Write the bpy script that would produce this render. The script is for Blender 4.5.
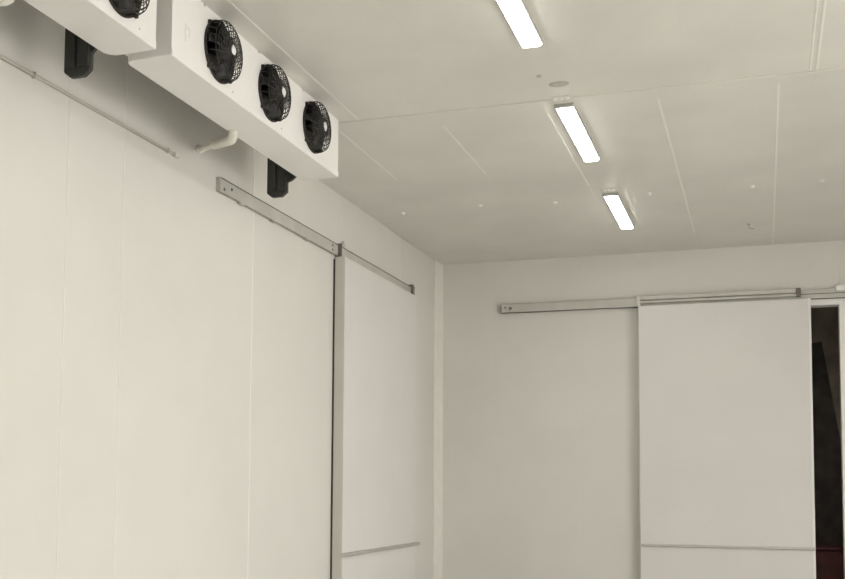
import bpy, bmesh, math, random
from mathutils import Vector, Matrix

for o in list(bpy.data.objects):
    bpy.data.objects.remove(o)
random.seed(4)
SC = bpy.context.scene
COL = SC.collection

# ------------------------------------------------------------------ camera
EYE = 1.5
F_PX, CX, CY = 1091.98, 391.55, 411.33          # focal length and principal point in the 845x579 frame
YAW, PITCH, ROLL = -0.32855, 0.06949, -0.00714
fwd = Vector((math.sin(YAW) * math.cos(PITCH), math.cos(YAW) * math.cos(PITCH), math.sin(PITCH)))
right = Vector((math.cos(YAW), -math.sin(YAW), 0))
down = fwd.cross(right)
r_ = right * math.cos(ROLL) + down * math.sin(ROLL)
d_ = -right * math.sin(ROLL) + down * math.cos(ROLL)
cam = bpy.data.cameras.new('camera')
cam.sensor_fit = 'HORIZONTAL'
cam.sensor_width = 36
cam.lens = F_PX / 845 * 36
cam.shift_x = (422.5 - CX) / 845
cam.shift_y = (CY - 289.5) / 845
cam.clip_start = 0.05
camo = bpy.data.objects.new('camera', cam)
COL.objects.link(camo)
M = Matrix.Identity(4)
for i in range(3):
    M[i][0] = r_[i]; M[i][1] = -d_[i]; M[i][2] = -fwd[i]
M[2][3] = EYE
camo.matrix_world = M
SC.camera = camo

# ------------------------------------------------------------------ world and exposure
SKY = 6.3                                        # bright overcast sky outside the loading door
w = bpy.data.worlds.new('world')
SC.world = w
w.use_nodes = True
w.node_tree.nodes['Background'].inputs[0].default_value = (1.0, 0.975, 0.94, 1)
w.node_tree.nodes['Background'].inputs[1].default_value = SKY
SC.view_settings.view_transform = 'Standard'
SC.view_settings.look = 'None'
SC.view_settings.gamma = 1
SC.view_settings.use_curve_mapping = False
SC.view_settings.exposure = -0.12
LAMP = 20.0                                      # emission strength of the batten diffusers

# ------------------------------------------------------------------ room size
XL, XR = -4.082, 5.15
YB, YF = 14.0, -3.6
ZC = EYE + 3.0

# ------------------------------------------------------------------ materials
def mat(name, col, rough=0.5, metal=0.0, var=0.0, scale=2.0, bump=0.0, bscale=30.0, emit=None, es=0.0,
        coat=0.0, stretch=None, detail=4.0):
    m = bpy.data.materials.new(name)
    m.use_nodes = True
    nt = m.node_tree
    b = nt.nodes['Principled BSDF']
    b.inputs['Base Color'].default_value = (*col, 1)
    b.inputs['Roughness'].default_value = rough
    b.inputs['Metallic'].default_value = metal
    b.inputs['Coat Weight'].default_value = coat
    if emit:
        b.inputs['Emission Color'].default_value = (*emit, 1)
        b.inputs['Emission Strength'].default_value = es
    if var or bump:
        g = nt.nodes.new('ShaderNodeNewGeometry')
        mp = nt.nodes.new('ShaderNodeMapping')
        nt.links.new(g.outputs['Position'], mp.inputs['Vector'])
        if stretch:
            mp.inputs['Scale'].default_value = stretch
    if var:
        n = nt.nodes.new('ShaderNodeTexNoise')
        n.inputs['Scale'].default_value = scale
        n.inputs['Detail'].default_value = detail
        nt.links.new(mp.outputs['Vector'], n.inputs['Vector'])
        cr = nt.nodes.new('ShaderNodeValToRGB')
        cr.color_ramp.elements[0].position = 0.35
        cr.color_ramp.elements[1].position = 0.65
        cr.color_ramp.elements[0].color = (*[c * (1 - var) for c in col], 1)
        cr.color_ramp.elements[1].color = (*[min(1, c * (1 + var * 0.5)) for c in col], 1)
        nt.links.new(n.outputs['Fac'], cr.inputs['Fac'])
        nt.links.new(cr.outputs['Color'], b.inputs['Base Color'])
    if bump:
        n2 = nt.nodes.new('ShaderNodeTexNoise')
        n2.inputs['Scale'].default_value = bscale
        n2.inputs['Detail'].default_value = 3
        nt.links.new(mp.outputs['Vector'], n2.inputs['Vector'])
        bp = nt.nodes.new('ShaderNodeBump')
        bp.inputs['Strength'].default_value = bump
        bp.inputs['Distance'].default_value = 0.01
        nt.links.new(n2.outputs['Fac'], bp.inputs['Height'])
        nt.links.new(bp.outputs['Normal'], b.inputs['Normal'])
    return m

PANEL = mat('cream_coated_steel_panel', (0.755, 0.740, 0.688), 0.38, var=0.025, scale=1.1, bump=0.03, bscale=6)
CEIL = mat('ceiling_coated_steel_panel', (0.780, 0.762, 0.705), 0.34, var=0.05, scale=1.3, bump=0.04, bscale=5)
DOORM = mat('white_door_skin', (0.770, 0.752, 0.722), 0.36, var=0.02, scale=1.5, bump=0.02, bscale=6)
DOOREDGE = mat('grey_door_edge', (0.60, 0.59, 0.53), 0.5, var=0.03, scale=3)
SEAL = mat('white_silicone_sealant', (0.90, 0.88, 0.82), 0.45, var=0.03, scale=9)
GAPSHADE = mat('dark_gap_shade', (0.05, 0.05, 0.045), 0.7, var=0.1, scale=9)  # shade in the gaps behind the door leaves, put in as dark colour
ALU = mat('brushed_aluminium', (0.62, 0.61, 0.57), 0.42, 0.75, var=0.08, scale=6, stretch=(1, 1, 8))
RAILM = mat('satin_aluminium_rail', (0.60, 0.59, 0.54), 0.5, 0.25, var=0.06, scale=5)
ALUD = mat('dull_dark_steel', (0.20, 0.195, 0.18), 0.5, 0.6, var=0.1, scale=20)
UNIT = mat('white_powder_coat', (0.90, 0.885, 0.855), 0.35, var=0.015, scale=4)
BLACK = mat('black_wire_coating', (0.022, 0.020, 0.018), 0.45, var=0.2, scale=30)
FANB = mat('dark_fan_plastic', (0.030, 0.026, 0.022), 0.5, var=0.2, scale=12)
COIL = mat('dark_coil_fins', (0.035, 0.03, 0.027), 0.6, var=0.3, scale=60)
BRKT = mat('dark_bracket_plastic', (0.040, 0.040, 0.034), 0.55, var=0.15, scale=20)
PVC = mat('white_pvc_pipe', (0.86, 0.84, 0.76), 0.35, var=0.03, scale=15)
PVCG = mat('grey_white_conduit', (0.64, 0.61, 0.54), 0.4, var=0.03, scale=15)
WHITEM = mat('plain_white', (0.93, 0.93, 0.92), 0.3, var=0.01, scale=20)
PRINT = mat('pale_grey_print', (0.76, 0.75, 0.73), 0.5, var=0.02, scale=20)
LHOUS = mat('grey_light_housing', (0.42, 0.41, 0.38), 0.5, var=0.05, scale=10)
GLOW = mat('lit_opal_diffuser', (0.9, 0.9, 0.88), 0.4, emit=(1.0, 0.985, 0.94), es=LAMP)
FLOOR = mat('grey_epoxy_floor', (0.64, 0.63, 0.60), 0.4, var=0.08, scale=1.5, bump=0.05, bscale=12)
GREYD = mat('grey_stain', (0.56, 0.53, 0.48), 0.6, var=0.1, scale=30)
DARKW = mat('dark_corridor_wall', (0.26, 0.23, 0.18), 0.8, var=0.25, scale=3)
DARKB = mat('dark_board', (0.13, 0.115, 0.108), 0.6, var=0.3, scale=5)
REDC = mat('dark_red_plastic', (0.13, 0.03, 0.027), 0.5, var=0.2, scale=8)

# ------------------------------------------------------------------ mesh helpers
def a_box(bm, x0, x1, y0, y1, z0, z1, bev=0.0, seg=1):
    vs = [bm.verts.new(p) for p in ((x0, y0, z0), (x1, y0, z0), (x1, y1, z0), (x0, y1, z0),
                                    (x0, y0, z1), (x1, y0, z1), (x1, y1, z1), (x0, y1, z1))]
    fs = [bm.faces.new([vs[i] for i in f]) for f in
          ((3, 2, 1, 0), (4, 5, 6, 7), (0, 1, 5, 4), (1, 2, 6, 5), (2, 3, 7, 6), (3, 0, 4, 7))]
    if bev:
        es = list({e for f in fs for e in f.edges})
        bmesh.ops.bevel(bm, geom=es, offset=bev, segments=seg, affect='EDGES', profile=0.5)
    return bm

def a_tube(bm, pts, r, n=10, caps=True, closed=False):
    pts = [Vector(p) for p in pts]
    rings = []
    N = len(pts)
    ref = None
    for i, p in enumerate(pts):
        if closed:
            t = (pts[(i + 1) % N] - pts[i - 1]).normalized()
        else:
            t = (pts[min(i + 1, N - 1)] - pts[max(i - 1, 0)]).normalized()
        if ref is None:
            ref = Vector((0, 0, 1)) if abs(t.z) < 0.9 else Vector((1, 0, 0))
        u = (ref - t * ref.dot(t)).normalized()
        ref = u
        v = t.cross(u)
        rr = r[i] if isinstance(r, (list, tuple)) else r
        rings.append([bm.verts.new(p + (u * math.cos(2 * math.pi * k / n) + v * math.sin(2 * math.pi * k / n)) * rr)
                      for k in range(n)])
    M_ = N if closed else N - 1
    for i in range(M_):
        a, b = rings[i], rings[(i + 1) % N]
        for k in range(n):
            f = bm.faces.new((a[k], a[(k + 1) % n], b[(k + 1) % n], b[k]))
            f.smooth = True
    if caps and not closed:
        bm.faces.new(rings[0][::-1]); bm.faces.new(rings[-1])
    return bm

def a_prism(bm, poly, axis, a0, a1, bev=0.0):
    """poly: 2D points in the plane normal to axis ('x': (y,z), 'y': (x,z), 'z': (x,y))"""
    def P(p, a):
        return {'x': (a, p[0], p[1]), 'y': (p[0], a, p[1]), 'z': (p[0], p[1], a)}[axis]
    A = [bm.verts.new(P(p, a0)) for p in poly]
    B = [bm.verts.new(P(p, a1)) for p in poly]
    n = len(poly)
    fs = [bm.faces.new(A), bm.faces.new(B[::-1])]
    for i in range(n):
        fs.append(bm.faces.new((A[i], B[i], B[(i + 1) % n], A[(i + 1) % n])))
    if bev:
        es = list({e for f in fs for e in f.edges})
        bmesh.ops.bevel(bm, geom=es, offset=bev, segments=1, affect='EDGES')
    return bm

def a_lathe(bm, prof, cx, cy, cz, axis='x', n=24, smooth=True):
    """prof: list of (radius, height along axis)"""
    rings = []
    for r, h in prof:
        ring = []
        for k in range(n):
            a = 2 * math.pi * k / n
            c, s = math.cos(a) * r, math.sin(a) * r
            p = {'x': (cx + h, cy + c, cz + s), 'y': (cx + c, cy + h, cz + s), 'z': (cx + c, cy + s, cz + h)}[axis]
            ring.append(bm.verts.new(p))
        rings.append(ring)
    for a, b in zip(rings, rings[1:]):
        for k in range(n):
            f = bm.faces.new((a[k], a[(k + 1) % n], b[(k + 1) % n], b[k]))
            f.smooth = smooth
    if prof[0][0] > 1e-5: bm.faces.new(rings[0][::-1])
    if prof[-1][0] > 1e-5: bm.faces.new(rings[-1])
    return bm

def worldloc(o):
    v = Vector((0, 0, 0))
    while o:
        v += Vector(o.location); o = o.parent
    return v

def obj(name, bm, m, parent=None, loc=None):
    """link bm (world coordinates) as one mesh object; its origin at loc, or at its own base centre"""
    bmesh.ops.remove_doubles(bm, verts=bm.verts[:], dist=1e-6)
    bmesh.ops.recalc_face_normals(bm, faces=bm.faces[:])
    if loc is None:
        xs = [v.co for v in bm.verts]
        lo = Vector([min(c[i] for c in xs) for i in range(3)])
        hi = Vector([max(c[i] for c in xs) for i in range(3)])
        loc = Vector(((lo.x + hi.x) / 2, (lo.y + hi.y) / 2, lo.z))
    loc = Vector(loc)
    bmesh.ops.translate(bm, verts=bm.verts[:], vec=-loc)
    me = bpy.data.meshes.new(name)
    bm.to_mesh(me); bm.free()
    me.materials.append(m)
    o = bpy.data.objects.new(name, me)
    COL.objects.link(o)
    if parent:
        o.parent = parent
        o.location = loc - worldloc(parent)
    else:
        o.location = loc
    return o

def box(name, b, m, parent=None, bev=0.0, seg=1):
    return obj(name, a_box(bmesh.new(), *b, bev=bev, seg=seg), m, parent)

def tag(o, label, cat, group=None):
    o['label'] = label; o['category'] = cat
    if group: o['group'] = group
    return o

def thing(name, label, cat, loc, group=None):
    o = bpy.data.objects.new(name, None)
    o.empty_display_size = 0.1
    COL.objects.link(o)
    o.location = loc
    return tag(o, label, cat, group)

def struct(o, label=None):
    o['kind'] = 'structure'
    if label: o['label'] = label
    return o

def copy_tree(o, parent=None):
    c = o.copy(); COL.objects.link(c); c.parent = parent
    for ch in o.children:
        copy_tree(ch, c)
    return c

def Z(h):            # height given relative to the eye
    return EYE + h

# ================================================================== THE SETTING
floor = struct(box('floor', (XL - .3, XR + .3, YF - .3, YB + 5.3, -0.15, 0), FLOOR))

# --- ceiling: a slab with coated panels below it, sealant beads in the joints
TH = 0.03            # panel thickness in front of the backing slab
ceiling = struct(box('ceiling', (XL - .25, XR + .25, YF - .2, YB + .2, ZC + TH, ZC + TH + .1), CEIL))
TR0, TR1 = 8.205, 8.375                         # the cross strip
G = 0.003
def ceiling_field(x_first, y0, y1, beads):
    xs = []
    x = x_first
    while x > XL + .05: x -= PW
    x += PW
    while x < XR - .05:
        xs.append(x); x += PW
    edges = [XL] + xs + [XR]
    for a, b in zip(edges, edges[1:]):
        box('ceiling_panel', (a + .0004, b - .0004, y0 + G, y1 - G, ZC, ZC + TH), CEIL, ceiling)
    for a, ya, yb in beads:
        a = min(xs, key=lambda q: abs(q - a))
        box('sealant_bead', (a - .008, a + .008, ya, yb, ZC - .003, ZC), SEAL, ceiling, bev=0.0012)
PW = 0.874
ceiling_field(0.147, TR1, YB, ((-3.35, 8.42, 9.95), (-2.47, 8.55, 10.0), (-1.60, 8.50, 10.7), (-.727, 8.45, 13.0), (.147, 8.40, YB - .01)))
ceiling_field(0.401, YF, TR0, ((-3.09, YF + .02, 8.18), (.401, YF + .02, 8.17)))
box('sealant_bead', (.352, .362, YF + .02, 8.17, ZC - .003, ZC), SEAL, ceiling, bev=.001)
box('joint_strip', (XL + G, XR - G, TR0, TR1, ZC - .006, ZC + TH), CEIL, ceiling, bev=0.003)

# --- left wall
wl = struct(box('wall_left', (XL - .15, XL - TH, YF - .2, YB + .15, 0, ZC + TH), PANEL))
ys = [YF, -1.64, 0.345, 2.33, 4.32, 5.68, 6.305, 8.29, 10.28, 12.27, YB]
for a, b in zip(ys, ys[1:]):
    box('wall_panel', (XL - TH, XL, a + G, b - G, 0.0, ZC), PANEL, wl, bev=0.002)
for a in ys[1:-1]:
    hw = 0.009 if abs(a - 8.29) < .01 else 0.0035
    box('sealant_bead', (XL - .006, XL + .002, a - hw, a + hw, 0.0, ZC), SEAL, wl, bev=0.001)

# --- far wall with the door opening
OX0, OX1, OZ = -1.10, 0.895, Z(2.235)
wb = struct(box('wall_back', (XL - .12, OX0 - .0, YB + TH, YB + .15, 0, ZC + TH), PANEL))
def wb_piece(name, b, m=PANEL): return box(name, b, m, wb)
box('wall_core', (OX1, XR + .12, YB + TH, YB + .15, 0, ZC + TH), PANEL, wb)
box('wall_core', (OX0, OX1, YB + TH, YB + .15, OZ, ZC + TH), PANEL, wb)
bx_ = [XL, -3.36, -2.23, OX0]
for a, b in zip(bx_, bx_[1:]):
    wb_piece('wall_panel', (a + .0002, b - .0002, YB, YB + TH, 0, ZC))
wb_piece('wall_panel', (OX0 + .001, OX1 - .001, YB, YB + TH, OZ, ZC))
for a, b in ((OX1, 2.03), (2.03, 3.16), (3.16, 4.29), (4.29, XR)):
    wb_piece('wall_panel', (a + .0002, b - .0002, YB, YB + TH, 0, ZC))

# --- right wall with an open loading door, and the wall behind the viewer
LY0, LY1, LZ = 2.4, 9.0, 4.15
wr = struct(box('wall_right', (XR + TH, XR + .15, LY1, YB + .15, 0, ZC + TH), PANEL))
box('wall_core', (XR + TH, XR + .15, YF - .2, LY0, 0, ZC + TH), PANEL, wr)
box('wall_core', (XR + TH, XR + .15, LY0, LY1, LZ, ZC + TH), PANEL, wr)
wf = struct(box('wall_front', (XL - .15, XR + .15, YF - .15, YF - TH, 0, ZC + TH), PANEL))
for a, b, z in ((YF, -1.7, 0), (-1.7, LY0, 0), (LY0, 4.6, LZ), (4.6, 6.8, LZ), (6.8, LY1, LZ), (LY1, 10.6, 0), (10.6, 12.3, 0), (12.14, YB, 0)):
    box('wall_panel', (XR, XR + TH, a + .001, b - .001, z, ZC), PANEL, wr)
tr3 = struct(box('trim_3', (XR - .02, XR + .17, LY1, LY1 + .10, 0, LZ + .1), UNIT, bev=.004), 'white frame lining the loading doorway')
box('frame_jamb', (XR - .02, XR + .17, LY0 - .10, LY0, 0, LZ + .1), UNIT, tr3, bev=.004)
box('frame_header', (XR - .02, XR + .17, LY0, LY1, LZ, LZ + .1), UNIT, tr3, bev=.004)
struct(box('floor_apron', (XR + .3, XR + 16, YF - 8, YB + 8, -0.15, -0.01), FLOOR), 'grey paving outside the loading doorway')
x = XL
while x < XR - .1:
    x2 = min(x + 1.1543, XR)
    box('wall_panel', (x + .001, x2 - .001, YF - TH, YF, 0, ZC), PANEL, wf)
    x = x2

# --- corner profile on the left wall where it meets the far wall
bm = bmesh.new()
a_prism(bm, [(XL, YB - .31), (XL + .004, YB - .312), (XL + .034, YB), (XL, YB)], 'z', 0, ZC)
tr = struct(obj('trim_1', bm, SEAL), 'white corner profile between the left and far wall')

# --- frame lining the far door opening
tr2 = struct(box('trim_2', (OX1 - .012, OX1 + .10, YB - .022, YB + .17, 0, OZ + .085), UNIT, bev=.004),
             'white frame lining the doorway in the far wall')
box('frame_header', (OX0 - .1, OX1 - .012, YB - .022, YB + .17, OZ - .012, OZ + .085), UNIT, tr2, bev=.004)
box('frame_jamb', (OX0 - .1, OX0 + .012, YB - .022, YB + .17, 0, OZ - .012), UNIT, tr2, bev=.004)

# --- dark corridor beyond the doorway
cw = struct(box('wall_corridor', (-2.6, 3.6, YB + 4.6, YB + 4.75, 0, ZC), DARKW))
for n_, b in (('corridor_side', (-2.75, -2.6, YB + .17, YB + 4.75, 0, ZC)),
              ('corridor_side', (3.6, 3.75, YB + .17, YB + 2.4, 0, ZC)), ('corridor_side', (3.6, 3.75, YB + 3.8, YB + 4.75, 0, ZC)), ('corridor_side', (3.6, 3.75, YB + 2.4, YB + 3.8, 2.5, ZC)),  # doorway gap added in this side to let sky light into the corridor
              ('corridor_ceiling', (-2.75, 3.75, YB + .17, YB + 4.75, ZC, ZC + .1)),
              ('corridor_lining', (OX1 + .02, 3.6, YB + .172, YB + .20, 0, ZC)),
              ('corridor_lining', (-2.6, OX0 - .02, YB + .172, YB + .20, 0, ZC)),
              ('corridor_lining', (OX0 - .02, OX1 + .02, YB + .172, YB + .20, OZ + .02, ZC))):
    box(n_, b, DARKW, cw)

# ================================================================== SLIDING DOORS
def pts_rr(x0, x1, z0, z1): return [(x0, z0), (x1, z0), (x1, z1), (x0, z1)]

# --- left wall: door
DX0, DX1 = XL + .018, XL + .128
dy0, dy1, dzt = 10.12, 12.52, Z(2.315)
t = thing('sliding_door', 'white insulated sliding door closed against the wall under the fan coolers', 'door',
          (XL + .07, (dy0 + dy1) / 2, 0.02))
box('door_leaf', (DX0, DX1, dy0 + .004, dy1 - .004, .02, dzt), DOORM, t, bev=.006, seg=2)
box('edge_profile', (DX0 + .004, DX1 - .003, dy0 - .002, dy0 + .012, .02, dzt - .006), DOOREDGE, t, bev=.002)
box('edge_profile', (DX0 + .004, DX1 - .003, dy1 - .012, dy1 + .002, .02, dzt - .006), DOOREDGE, t, bev=.002)
box('gap_shade', (XL + .002, DX0 + .003, dy0 + .0, dy0 + .03, .02, dzt - .02), GAPSHADE, t)  # dark strip standing in for the shadow between leaf and wall
bar = a_box(bmesh.new(), DX1 - .002, DX1 + .030, dy0 - .05, dy1 + .10, Z(-.690), Z(-.650), bev=.008, seg=2)
obj('bumper_bar', bar, ALU, t)

# --- left wall: rail (C channel)
def channel_prof(u0, z0, z1, d, th=.006):
    """C section opening downwards in (depth, z); u0 wall plane, d depth (signed)"""
    s = 1 if d > 0 else -1
    t_ = th * s
    return [(u0, z0), (u0, z1), (u0 + d, z1), (u0 + d, z0), (u0 + d - t_ * 2.5, z0), (u0 + d - t_ * 2.5, z0 + th),
            (u0 + d - t_, z0 + th), (u0 + d - t_, z1 - th), (u0 + t_, z1 - th), (u0 + t_, z0)]
ry0, ry1 = 7.615, 12.70
rz0, rz1 = Z(2.335), Z(2.440)
t = thing('door_rail', 'long aluminium rail carrying the sliding door under the fan coolers', 'door rail',
          (XL + .03, (ry0 + ry1) / 2, rz0))
RD = .036
prof = channel_prof(XL + .001, rz0, rz1, RD)
obj('rail_channel', a_prism(bmesh.new(), prof, 'y', ry0, ry1), RAILM, t)
box('top_edge', (XL + .002, XL + RD + .004, ry0, ry1, rz1, rz1 + .009), ALUD, t, bev=.002)
box('end_cap', (XL + .001, XL + RD + .004, ry0 - .006, ry0 + .001, rz0, rz1 + .006), RAILM, t, bev=.001)
box('end_cap', (XL + .001, XL + RD + .004, ry1 - .001, ry1 + .012, rz0, rz1 + .03), ALUD, t, bev=.002)
for yy, dz in ((ry0 + .07, .030), (ry0 + .20, .062), (10.00, .03), (10.00, .075), (ry1 - .07, .05)):
    bm = a_lathe(bmesh.new(), [(.013, 0), (.013, .005), (.009, .008), (0.0001, .008)], XL + RD, yy, rz0 + dz, 'x', 10)
    obj('bolt', bm, ALUD, t)
for yy in (7.98, 8.60, 9.35):
    box('track_clip', (XL + .002, XL + RD + .002, yy, yy + .07, rz0 - .012, rz0), RAILM, t, bev=.003)
box('stop_bracket', (XL + .002, XL + .075, 10.15, 10.17, rz0 - .006, rz1 + .02), ALUD, t, bev=.003)
bm = bmesh.new()
a_prism(bm, [(10.23, rz0), (10.42, rz0), (10.36, rz1 + .03), (10.33, rz1 + .085), (10.29, rz1 + .03)], 'x', XL + .003, XL + .034, bev=.003)
obj('stop_bracket', bm, RAILM, t)
box('stop_bracket', (XL + .002, XL + .065, ry1 - .13, ry1 - .10, rz0, rz1 + .035), ALUD, t, bev=.003)

# --- far wall: door
gx0, gx1, gzt = -1.462, 0.558, Z(2.292)
gy0, gy1 = YB - .150, YB - .040
t = thing('sliding_door', 'white insulated sliding door standing slightly open beside the dark gap', 'door',
          ((gx0 + gx1) / 2, YB - .09, 0.02))
box('door_leaf', (gx0 + .006, gx1 - .02, gy0, gy1, .02, gzt), DOORM, t, bev=.006, seg=2)
box('edge_profile', (gx1 - .024, gx1 + .004, gy0 - .004, gy1 + .004, .02, gzt), UNIT, t, bev=.003)
box('edge_profile', (gx0 - .004, gx0 + .012, gy0 + .004, gy1 + .004, .02, gzt), DOOREDGE, t, bev=.003)
box('gap_shade', (gx0 + .02, gx0 + .05, gy1 - .002, YB - .002, .02, gzt - .02), GAPSHADE, t)  # shade behind the leaf's left edge, drawn as a dark strip
bar = a_box(bmesh.new(), gx0 + .012, gx1 + .004, gy0 - .028, gy0 + .001, Z(-.705), Z(-.668), bev=.008, seg=2)
obj('bumper_bar', bar, ALU, t)

# --- far wall: rail
qx0, qx1 = -3.235, 1.35
qz0, qz1 = Z(2.300), Z(2.405)
t = thing('door_rail', 'aluminium rail above the sliding door standing slightly open', 'door rail', ((qx0 + qx1) / 2, YB - .03, qz0))
prof = channel_prof(YB - .001, qz0, qz1, -.062)
obj('rail_channel', a_prism(bmesh.new(), prof, 'x', qx0, qx1), RAILM, t)
box('top_edge', (qx0, qx1, YB - .070, YB - .002, qz1, qz1 + .010), ALU, t, bev=.003)
box('lower_lip', (qx0, gx0, YB - .068, YB - .002, qz0 - .006, qz0), ALUD, t, bev=.003)
box('lower_lip', (.46, qx1, YB - .068, YB - .002, qz0 - .006, qz0), ALUD, t, bev=.003)
box('centre_groove', (.46, qx1, YB - .0645, YB - .060, qz0 + .052, qz0 + .062), ALUD, t)
box('end_cap', (qx0 - .012, qx0 + .001, YB - .070, YB - .002, qz0 - .006, qz1 + .004), ALUD, t, bev=.002)
obj('bolt', a_lathe(bmesh.new(), [(.020, 0), (.020, -.006), (.012, -.011), (.0001, -.011)], qx0 + .12, YB - .0625, qz0 + .052, 'y', 12), ALUD, t)
obj('bolt', a_lathe(bmesh.new(), [(.012, 0), (.012, -.006), (.008, -.010), (.0001, -.010)], qx0 + .05, YB - .0625, qz0 + .066, 'y', 12), ALUD, t)
# cover strip above the leaf, a little in front of the channel
box('cover_strip', (gx0 + .02, .40, YB - .108, YB - .071, Z(2.372), Z(2.428)), RAILM, t, bev=.006)
box('cover_strip', (gx0 + .02, .40, YB - .112, YB - .071, Z(2.330), Z(2.362)), RAILM, t, bev=.005)
box('stop_bracket', (gx0 - .03, gx0 + .02, YB - .09, YB - .002, qz0 - .005, qz1 + .03), ALU, t, bev=.004)
box('stop_bracket', (.40, .455, YB - .112, YB - .071, Z(2.325), Z(2.432)), ALUD, t, bev=.004)
box('stop_bracket', (.845, 1.02, YB - .115, YB - .002, Z(2.375), Z(2.440)), UNIT, t, bev=.006)

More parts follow.
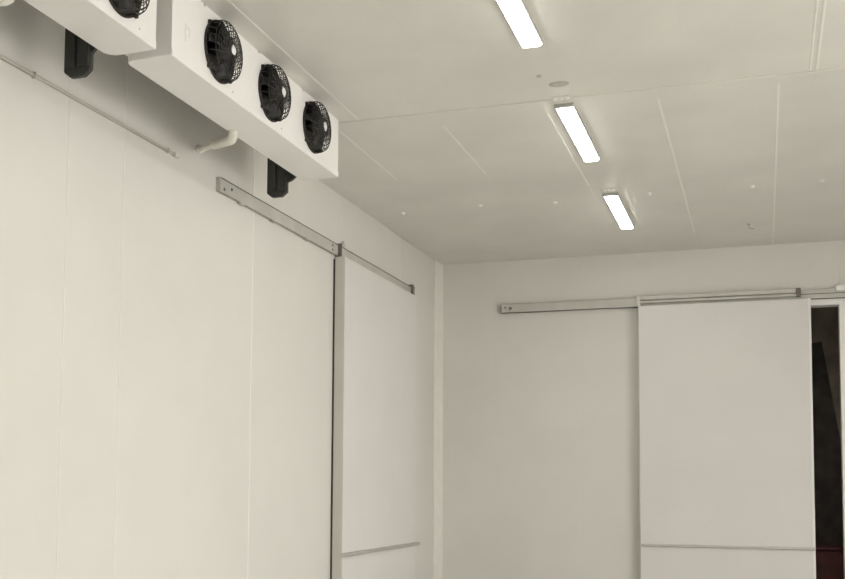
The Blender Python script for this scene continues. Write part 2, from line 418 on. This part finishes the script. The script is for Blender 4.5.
# ================================================================== FAN COOLERS
UX0, UX1 = -3.575, -3.258
UZ0, UZ1 = Z(2.523), ZC
LEN = 2.655
FANR = 0.188
def make_cooler(y0, label, blabel, fs=0.0, dx=0.0):
    y1 = y0 + LEN
    t = thing('fan_cooler', label, 'cooler', ((UX0 + UX1) / 2, (y0 + y1) / 2, UZ0), 'fan coolers along the wall')
    zt = UZ0 + .05
    fz = UZ0 + .245
    fy = [y0 + .582 + fs, y0 + 1.352 + fs, y0 + 2.122 + fs]
    # casing: top, back and two ends (open towards the fans)
    bm = bmesh.new()
    a_box(bm, UX0 + .006, UX1 - .014, y0 + .006, y1 - .006, UZ1 - .012, UZ1)
    a_box(bm, UX0 + .006, UX0 + .018, y0 + .006, y1 - .006, zt - .01, zt + .03)
    a_box(bm, UX0 + .006, UX0 + .018, y0 + .006, y1 - .006, UZ1 - .04, UZ1 - .012)
    obj('casing', bm, UNIT, t)
    for a, b in ((y0, y0 + .014), (y1 - .014, y1)):
        box('end_panel', (UX0 + .002, UX1 - .013, a, b, zt - .012, UZ1 - .0005), UNIT, t, bev=.003)
    # front panel with three round openings
    bm = bmesh.new()
    N = 48
    cells = [y0] + [(fy[0] + fy[1]) / 2, (fy[1] + fy[2]) / 2] + [y1]
    for (a, b), c in zip(zip(cells, cells[1:]), fy):
        half = .205
        za, zb = zt - .01, UZ1 - .0005
        for xf, flip in ((UX1, 0), (UX1 - .012, 1)):
            ring, outer = [], []
            for k in range(N):
                an = 2 * math.pi * (k + .5) / N
                cy_, sz_ = math.cos(an), math.sin(an)
                ring.append(bm.verts.new((xf, c + FANR * cy_, fz + FANR * sz_)))
                s = 1 / max(abs(cy_), abs(sz_))
                oy, oz = c + half * cy_ * s, fz + half * sz_ * s
                oz = max(za, min(zb, fz + (zb - fz) * sz_ * s if sz_ > 0 else fz + (fz - za) * sz_ * s))
                outer.append(bm.verts.new((xf, oy, oz)))
            for k in range(N):
                bm.faces.new((ring[k], outer[k], outer[(k + 1) % N], ring[(k + 1) % N]))
        for p, q in ((a, c - half), (c + half, b)):
            a_box(bm, UX1 - .012, UX1, p, q, za, zb)
    obj('front_panel', bm, UNIT, t)
    # drip tray with rounded rear corners
    r = .055
    poly = [(UX1 + .006, y0 - .002), (UX1 + .006, y1 + .002)]
    for k in range(7):
        a = math.pi / 2 * (1 + k / 6)
        poly.append((UX0 + r + r * math.cos(a), y1 + .002 - r + r * math.sin(a)))
    for k in range(7):
        a = math.pi * (1 + k / 12)
        poly.append((UX0 + r + r * math.cos(a), y0 - .002 + r + r * math.sin(a)))
    obj('drip_tray', a_prism(bmesh.new(), poly, 'z', UZ0, zt, bev=.006), UNIT, t)
    # coil seen behind the fans
    bm = bmesh.new()
    a_box(bm, UX0 + .03, UX0 + .06, y0 + .03, y1 - .03, zt + .002, UZ1 - .014)
    k = y0 + .05
    while k < y1 - .05:
        a_box(bm, UX0 + .06, UX0 + .075, k, k + .006, zt + .01, UZ1 - .02); k += .03
    obj('coil', bm, COIL, t)
    for c in fy:
        # shroud ring
        bm = bmesh.new()
        a_lathe(bm, [(FANR - .001, -.10), (FANR - .001, .010), (FANR + .010, .014), (FANR + .010, .002), (FANR + .001, .0015), (FANR + .001, -.10)], UX1, c, fz, 'x', 48)
        f = obj('fan', bm, FANB, t)
        # wire guard
        bm = bmesh.new()
        dome = [(FANR + .004, .016), (FANR + .003, .046), (FANR - .006, .074), (FANR - .024, .086), (FANR - .046, .092),
                (.118, .097), (.098, .100), (.078, .101), (.058, .103), (.040, .104)]
        for rr, hh in [dome[q] for q in (0, 2, 3, 4, 5, 6, 7, 8, 9)]:
            n = 40
            a_tube(bm, [(UX1 + hh, c + rr * math.cos(2 * math.pi * k / n), fz + rr * math.sin(2 * math.pi * k / n)) for k in range(n)],
                   .0030, 4, closed=True)
        for k in range(24):
            a = 2 * math.pi * k / 24
            tw = .35
            a_tube(bm, [(UX1 + hh, c + rr * math.cos(a + tw * i / 9), fz + rr * math.sin(a + tw * i / 9)) for i, (rr, hh) in enumerate(dome)],
                   .0034, 4)
        obj('wire_guard', bm, BLACK, f)
        # hub and motor
        bm = bmesh.new()
        a_lathe(bm, [(.062, -.06), (.062, .040), (.055, .052), (.0001, .056)], UX1, c, fz, 'x', 24)
        obj('hub', bm, FANB, f)
        bm = bmesh.new()
        a_lathe(bm, [(.030, .1055), (.030, .108), (.0001, .1085)], UX1, c, fz, 'x', 20)
        obj('white_disc', bm, WHITEM, f)  # plain white disc over the middle of the guard
        # five twisted blades
        for k in range(5):
            bm = bmesh.new()
            rows = []
            for i in range(5):
                rr = .055 + (.176 - .055) * i / 4
                wv = .38 + .10 * i / 4
                pitch = .055 - .02 * i / 4
                row = []
                for j in range(5):
                    u = j / 4 - .5
                    a = 2 * math.pi * k / 5 + u * wv * 2 + .12 * i / 4
                    row.append((rr, a, .0 + pitch * u * 1.4))
                rows.append(row)
            def vv(p, off): return bm.verts.new((UX1 + p[2] + off, c + p[0] * math.cos(p[1]), fz + p[0] * math.sin(p[1])))
            top = [[vv(p, .0015) for p in r2] for r2 in rows]
            bot = [[vv(p, -.0015) for p in r2] for r2 in rows]
            for i in range(4):
                for j in range(4):
                    bm.faces.new((top[i][j], top[i + 1][j], top[i + 1][j + 1], top[i][j + 1])).smooth = True
                    bm.faces.new((bot[i][j], bot[i][j + 1], bot[i + 1][j + 1], bot[i + 1][j])).smooth = True
            for j in range(4):
                bm.faces.new((top[0][j], top[0][j + 1], bot[0][j + 1], bot[0][j]))
                bm.faces.new((top[4][j + 1], top[4][j], bot[4][j], bot[4][j + 1]))
            for i in range(4):
                bm.faces.new((top[i + 1][0], top[i][0], bot[i][0], bot[i + 1][0]))
                bm.faces.new((top[i][4], top[i + 1][4], bot[i + 1][4], bot[i][4]))
            obj('blade', bm, FANB, f)
        for a in (45, 135, 225, 315):
            a = math.radians(a)
            cyy, czz = c + (FANR + .012) * math.cos(a), fz + (FANR + .012) * math.sin(a)
            box('mounting_tab', (UX1 - .001, UX1 + .022, cyy - .012, cyy + .012, czz - .012, czz + .012), BLACK, f, bev=.003)
    # pale printed mark near the near end of the front
    bm = bmesh.new()
    my, mz = y0 + .155, UZ0 + .205
    a_box(bm, UX1, UX1 + .0008, my, my + .010, mz - .055, mz + .055)
    a_box(bm, UX1, UX1 + .0008, my + .012, my + .055, mz + .030, mz + .040)
    a_box(bm, UX1, UX1 + .0008, my + .045, my + .055, mz - .02, mz + .028)
    obj('printed_mark', bm, PRINT, t)
    # black bracket under the rear edge near the far end
    sy = y1 - .135
    s0, s1 = -3.832 - dx, -3.650 - dx
    bm = bmesh.new()
    zb = Z(2.366)
    hexa = [(s0, zb + .036), (s0 + .045, zb), (s1 - .045, zb), (s1, zb + .036), (s1, zb + .34), (s0, zb + .34)]
    a_prism(bm, hexa, 'y', sy, sy + .034, bev=.005)
    b = thing('support_bracket', blabel, 'bracket', (UX0, sy, zb), 'black brackets behind the coolers')
    obj('plate', bm, BRKT, b)
    box('rib', (s0 + .012, s0 + .082, sy - .016, sy + .002, zb + .055, zb + .335), BRKT, b, bev=.004)
    box('rib', (s0 + .098, s1 - .008, sy - .016, sy + .002, zb + .055, zb + .335), BRKT, b, bev=.004)
    bm = bmesh.new()
    a_prism(bm, [(s1 - .004, Z(2.482)), (UX0 - .035, Z(2.498)), (UX0 - .001, Z(2.526)), (UX0 - .001, Z(2.60)), (s1 - .004, Z(2.60))], 'y', sy + .004, sy + .030)
    obj('arm', bm, BRKT, b)
    b.location.x += dx
    t.location.x += dx
    return t
make_cooler(5.500, 'white three-fan cooler against the ceiling, above the end of the door rail',
            'black bracket behind the three-fan cooler, above the door rail')
make_cooler(5.500 - LEN - .10, 'white cooler at the end of the row, away from the door rail',
            'black bracket behind the cooler away from the door rail', .16, -.045)

# ------------------------------------------------------------------ drain pipes and conduit
def bend(pts, r, n=6):
    """round the corners of a polyline"""
    P = [Vector(p) for p in pts]
    out = [P[0]]
    for a, b, c in zip(P, P[1:], P[2:]):
        u, v = (a - b).normalized(), (c - b).normalized()
        p0, p1 = b + u * r, b + v * r
        for k in range(n + 1):
            s = k / n
            out.append(p0 * (1 - s) ** 2 + b * 2 * s * (1 - s) + p1 * s ** 2)
    out.append(P[-1])
    return out
def drain(ex, ey, wy, wz, label):
    t = thing('drain_pipe', label, 'pipe', (XL, wy, Z(wz)), 'drain pipes of the coolers')
    e = Vector((ex, ey, Z(2.462)))
    wpt = Vector((XL + .001, wy, Z(wz)))
    k = wpt.lerp(e, .52)
    obj('pipe', a_tube(bmesh.new(), [wpt, k], .019, 12), PVC, t)
    obj('elbow', a_tube(bmesh.new(), bend([k - (e - wpt) * .03, e, (ex, ey, UZ0)], 0.05), .034, 14), PVC, t)
    d = (e - wpt).normalized()
    obj('wall_collar', a_tube(bmesh.new(), [wpt, wpt + d * .035, wpt + d * .05], [.034, .034, .024], 14), PVC, t)
    obj('coupling', a_tube(bmesh.new(), [k - d * .05, k - d * .045, k + d * .045, k + d * .05], [.028, .033, .033, .028], 14), PVC, t)
drain(-3.540, 6.845, 7.33, 2.585, 'white drain pipe bending up into the cooler above the door rail')
drain(-3.585, 4.47, 4.52, 2.530, 'white drain pipe bending up into the cooler away from the door rail')

t = thing('wall_conduit', 'thin white conduit running along the wall below the coolers', 'conduit', (XL, 1.8, Z(2.42)))
obj('tube', a_tube(bmesh.new(), [(XL + .014, YF + .002, Z(2.412)), (XL + .014, 6.97, Z(2.432))], .011, 10), PVCG, t)
obj('end_cap', a_tube(bmesh.new(), [(XL + .016, 6.93, Z(2.432)), (XL + .016, 6.99, Z(2.432))], .0165, 10), PVC, t)
for yy in (-1.5, 0.2, 1.9, 3.6, 5.3, 6.84):
    zz = Z(2.412 + .020 * (yy - YF) / (6.97 - YF))
    box('clip', (XL, XL + .029, yy, yy + .018, zz - .018, zz + .018), PVCG, t, bev=.003)

# ================================================================== LIGHT BATTENS
DROP = .036                                      # how far a batten hangs below the ceiling
def make_batten(cx, cy):
    L, W = 1.46, .128
    t = thing('light_batten', '', 'light', (cx, cy, ZC - DROP), 'lit battens on the ceiling')
    y0, y1 = cy - L / 2, cy + L / 2
    hw = W / 2
    bm = bmesh.new()
    a_box(bm, cx - hw - .010, cx + hw + .010, y0, y1, ZC - .016, ZC)
    a_box(bm, cx - hw - .010, cx - hw - .001, y0, y1, ZC - DROP + .005, ZC - .016)
    a_box(bm, cx + hw + .001, cx + hw + .010, y0, y1, ZC - DROP + .005, ZC - .016)
    obj('housing', bm, LHOUS, t)
    for a, b in ((y0 - .012, y0 + .012), (y1 - .012, y1 + .004)):
        box('end_cap', (cx - hw - .011, cx + hw + .011, a, b, ZC - DROP - .002, ZC - .001), LHOUS, t, bev=.004)
    prof = [(cx - hw, ZC - .018)]
    for k in range(11):
        a = math.pi * k / 10
        prof.append((cx - hw * math.copysign(abs(math.cos(a)) ** .4, math.cos(a)), ZC - DROP + .005 - .016 * math.sin(a) ** .5))
    prof.append((cx + hw, ZC - .018))
    obj('diffuser', a_prism(bmesh.new(), prof, 'y', y0 + .013, y1 - .013), GLOW, t)
    for dx in (-.045, 0, .045):
        obj('end_dot', a_lathe(bmesh.new(), [(.016, 0), (.016, -.006), (.010, -.013), (.0001, -.015)], cx + dx, y0 - .13, ZC - .0065, 'z', 10), WHITEM, t)  # three small white dots on the ceiling ahead of the batten
    box('mounting_plate', (cx - .065, cx + .065, y0 - .16, y0 - .002, ZC - .0075, ZC), CEIL, t, bev=.001)
    return t
first = None
names = {11.75: 'lit white batten on the ceiling closest to the far wall',
         9.04: 'lit white batten on the ceiling starting at the cross joint strip',
         6.34: 'lit white batten on the ceiling with its end pointing at the grey disc'}
for cx, cys in ((-1.43, (11.75, 9.04, 6.34, 3.64, .94, -1.76)), (3.0, (9.04, 6.34, 3.64, .94, -1.76))):
    for cy in cys:
        if first is None:
            first = make_batten(cx, cy); b = first
        else:
            b = copy_tree(first); b.location = (cx, cy, ZC - DROP)
        if cx > 0:
            b['label'] = 'lit white batten in the row along the wall opposite the coolers'
        else:
            b['label'] = names.get(cy, 'lit white batten over the rear half of the room, beside the cooler row')

# ================================================================== SMALL CEILING FIXINGS
for x_, y_ in ((-3.70, 11.19), (-2.81, 11.12), (-2.03, 11.22), (-1.06, 11.17), (-.067, 11.20), (.577, 11.18)):
    bm = a_lathe(bmesh.new(), [(.025, 0), (.025, -.007), (.019, -.015), (.010, -.020), (.0001, -.021)], x_, y_, ZC, 'z', 14)
    tag(obj('bolt_cap', bm, WHITEM), 'small white bolt cap in a row across the ceiling panels', 'cap', 'ceiling bolt caps')
bm = a_lathe(bmesh.new(), [(.075, 0), (.075, -.005), (.068, -.008), (.0001, -.009)], -1.397, 7.90, ZC, 'z', 24)
for v in bm.verts: v.co.y = 7.90 + (v.co.y - 7.90) * .62
tag(obj('blanking_disc', bm, GREYD), 'flat grey oval disc on the ceiling before the cross joint strip', 'disc')
bm = a_lathe(bmesh.new(), [(.020, 0), (.020, -.005), (.014, -.009), (.0001, -.010)], -1.507, 7.70, ZC, 'z', 14)
tag(obj('screw_cap', bm, GREYD), 'tiny grey screw cap next to the grey ceiling disc', 'cap')

bm = bmesh.new()
a_lathe(bm, [(.022, 0), (.022, -.006), (.010, -.012), (.0001, -.013)], -.115, 12.82, ZC, 'z', 12)
a_tube(bm, bend([(-.115, 12.82, ZC - .01), (-.115, 12.82, ZC - .045), (-.060, 12.83, ZC - .055)], .012, 4), .006, 8)
tag(obj('ceiling_hook', bm, GREYD), 'small grey hook on the ceiling panel towards the far wall', 'hook')

# ================================================================== BEYOND THE DOORWAY
bm = bmesh.new()
a_box(bm, -.30, .30, -.02, .02, 0, 3.47, bev=.004)
bmesh.ops.rotate(bm, verts=bm.verts[:], cent=(0, 0, 0), matrix=Matrix.Rotation(math.radians(-9), 3, 'Y'))
bmesh.ops.translate(bm, verts=bm.verts[:], vec=(1.02, YB + 1.9, .05))
tag(obj('leaning_board', bm, DARKB), 'dark board leaning in the unlit gap beside the door', 'board')
t = thing('storage_crate', 'dark red crate in the unlit gap beside the door', 'crate', (.9, YB + 1.2, 0.0))
bm = bmesh.new()
a_box(bm, .45, 1.25, YB + .95, YB + 1.5, 0.0, .74, bev=.01)
obj('body', bm, REDC, t)
box('rim', (.43, 1.27, YB + .93, YB + 1.52, .74, .79), REDC, t, bev=.008)
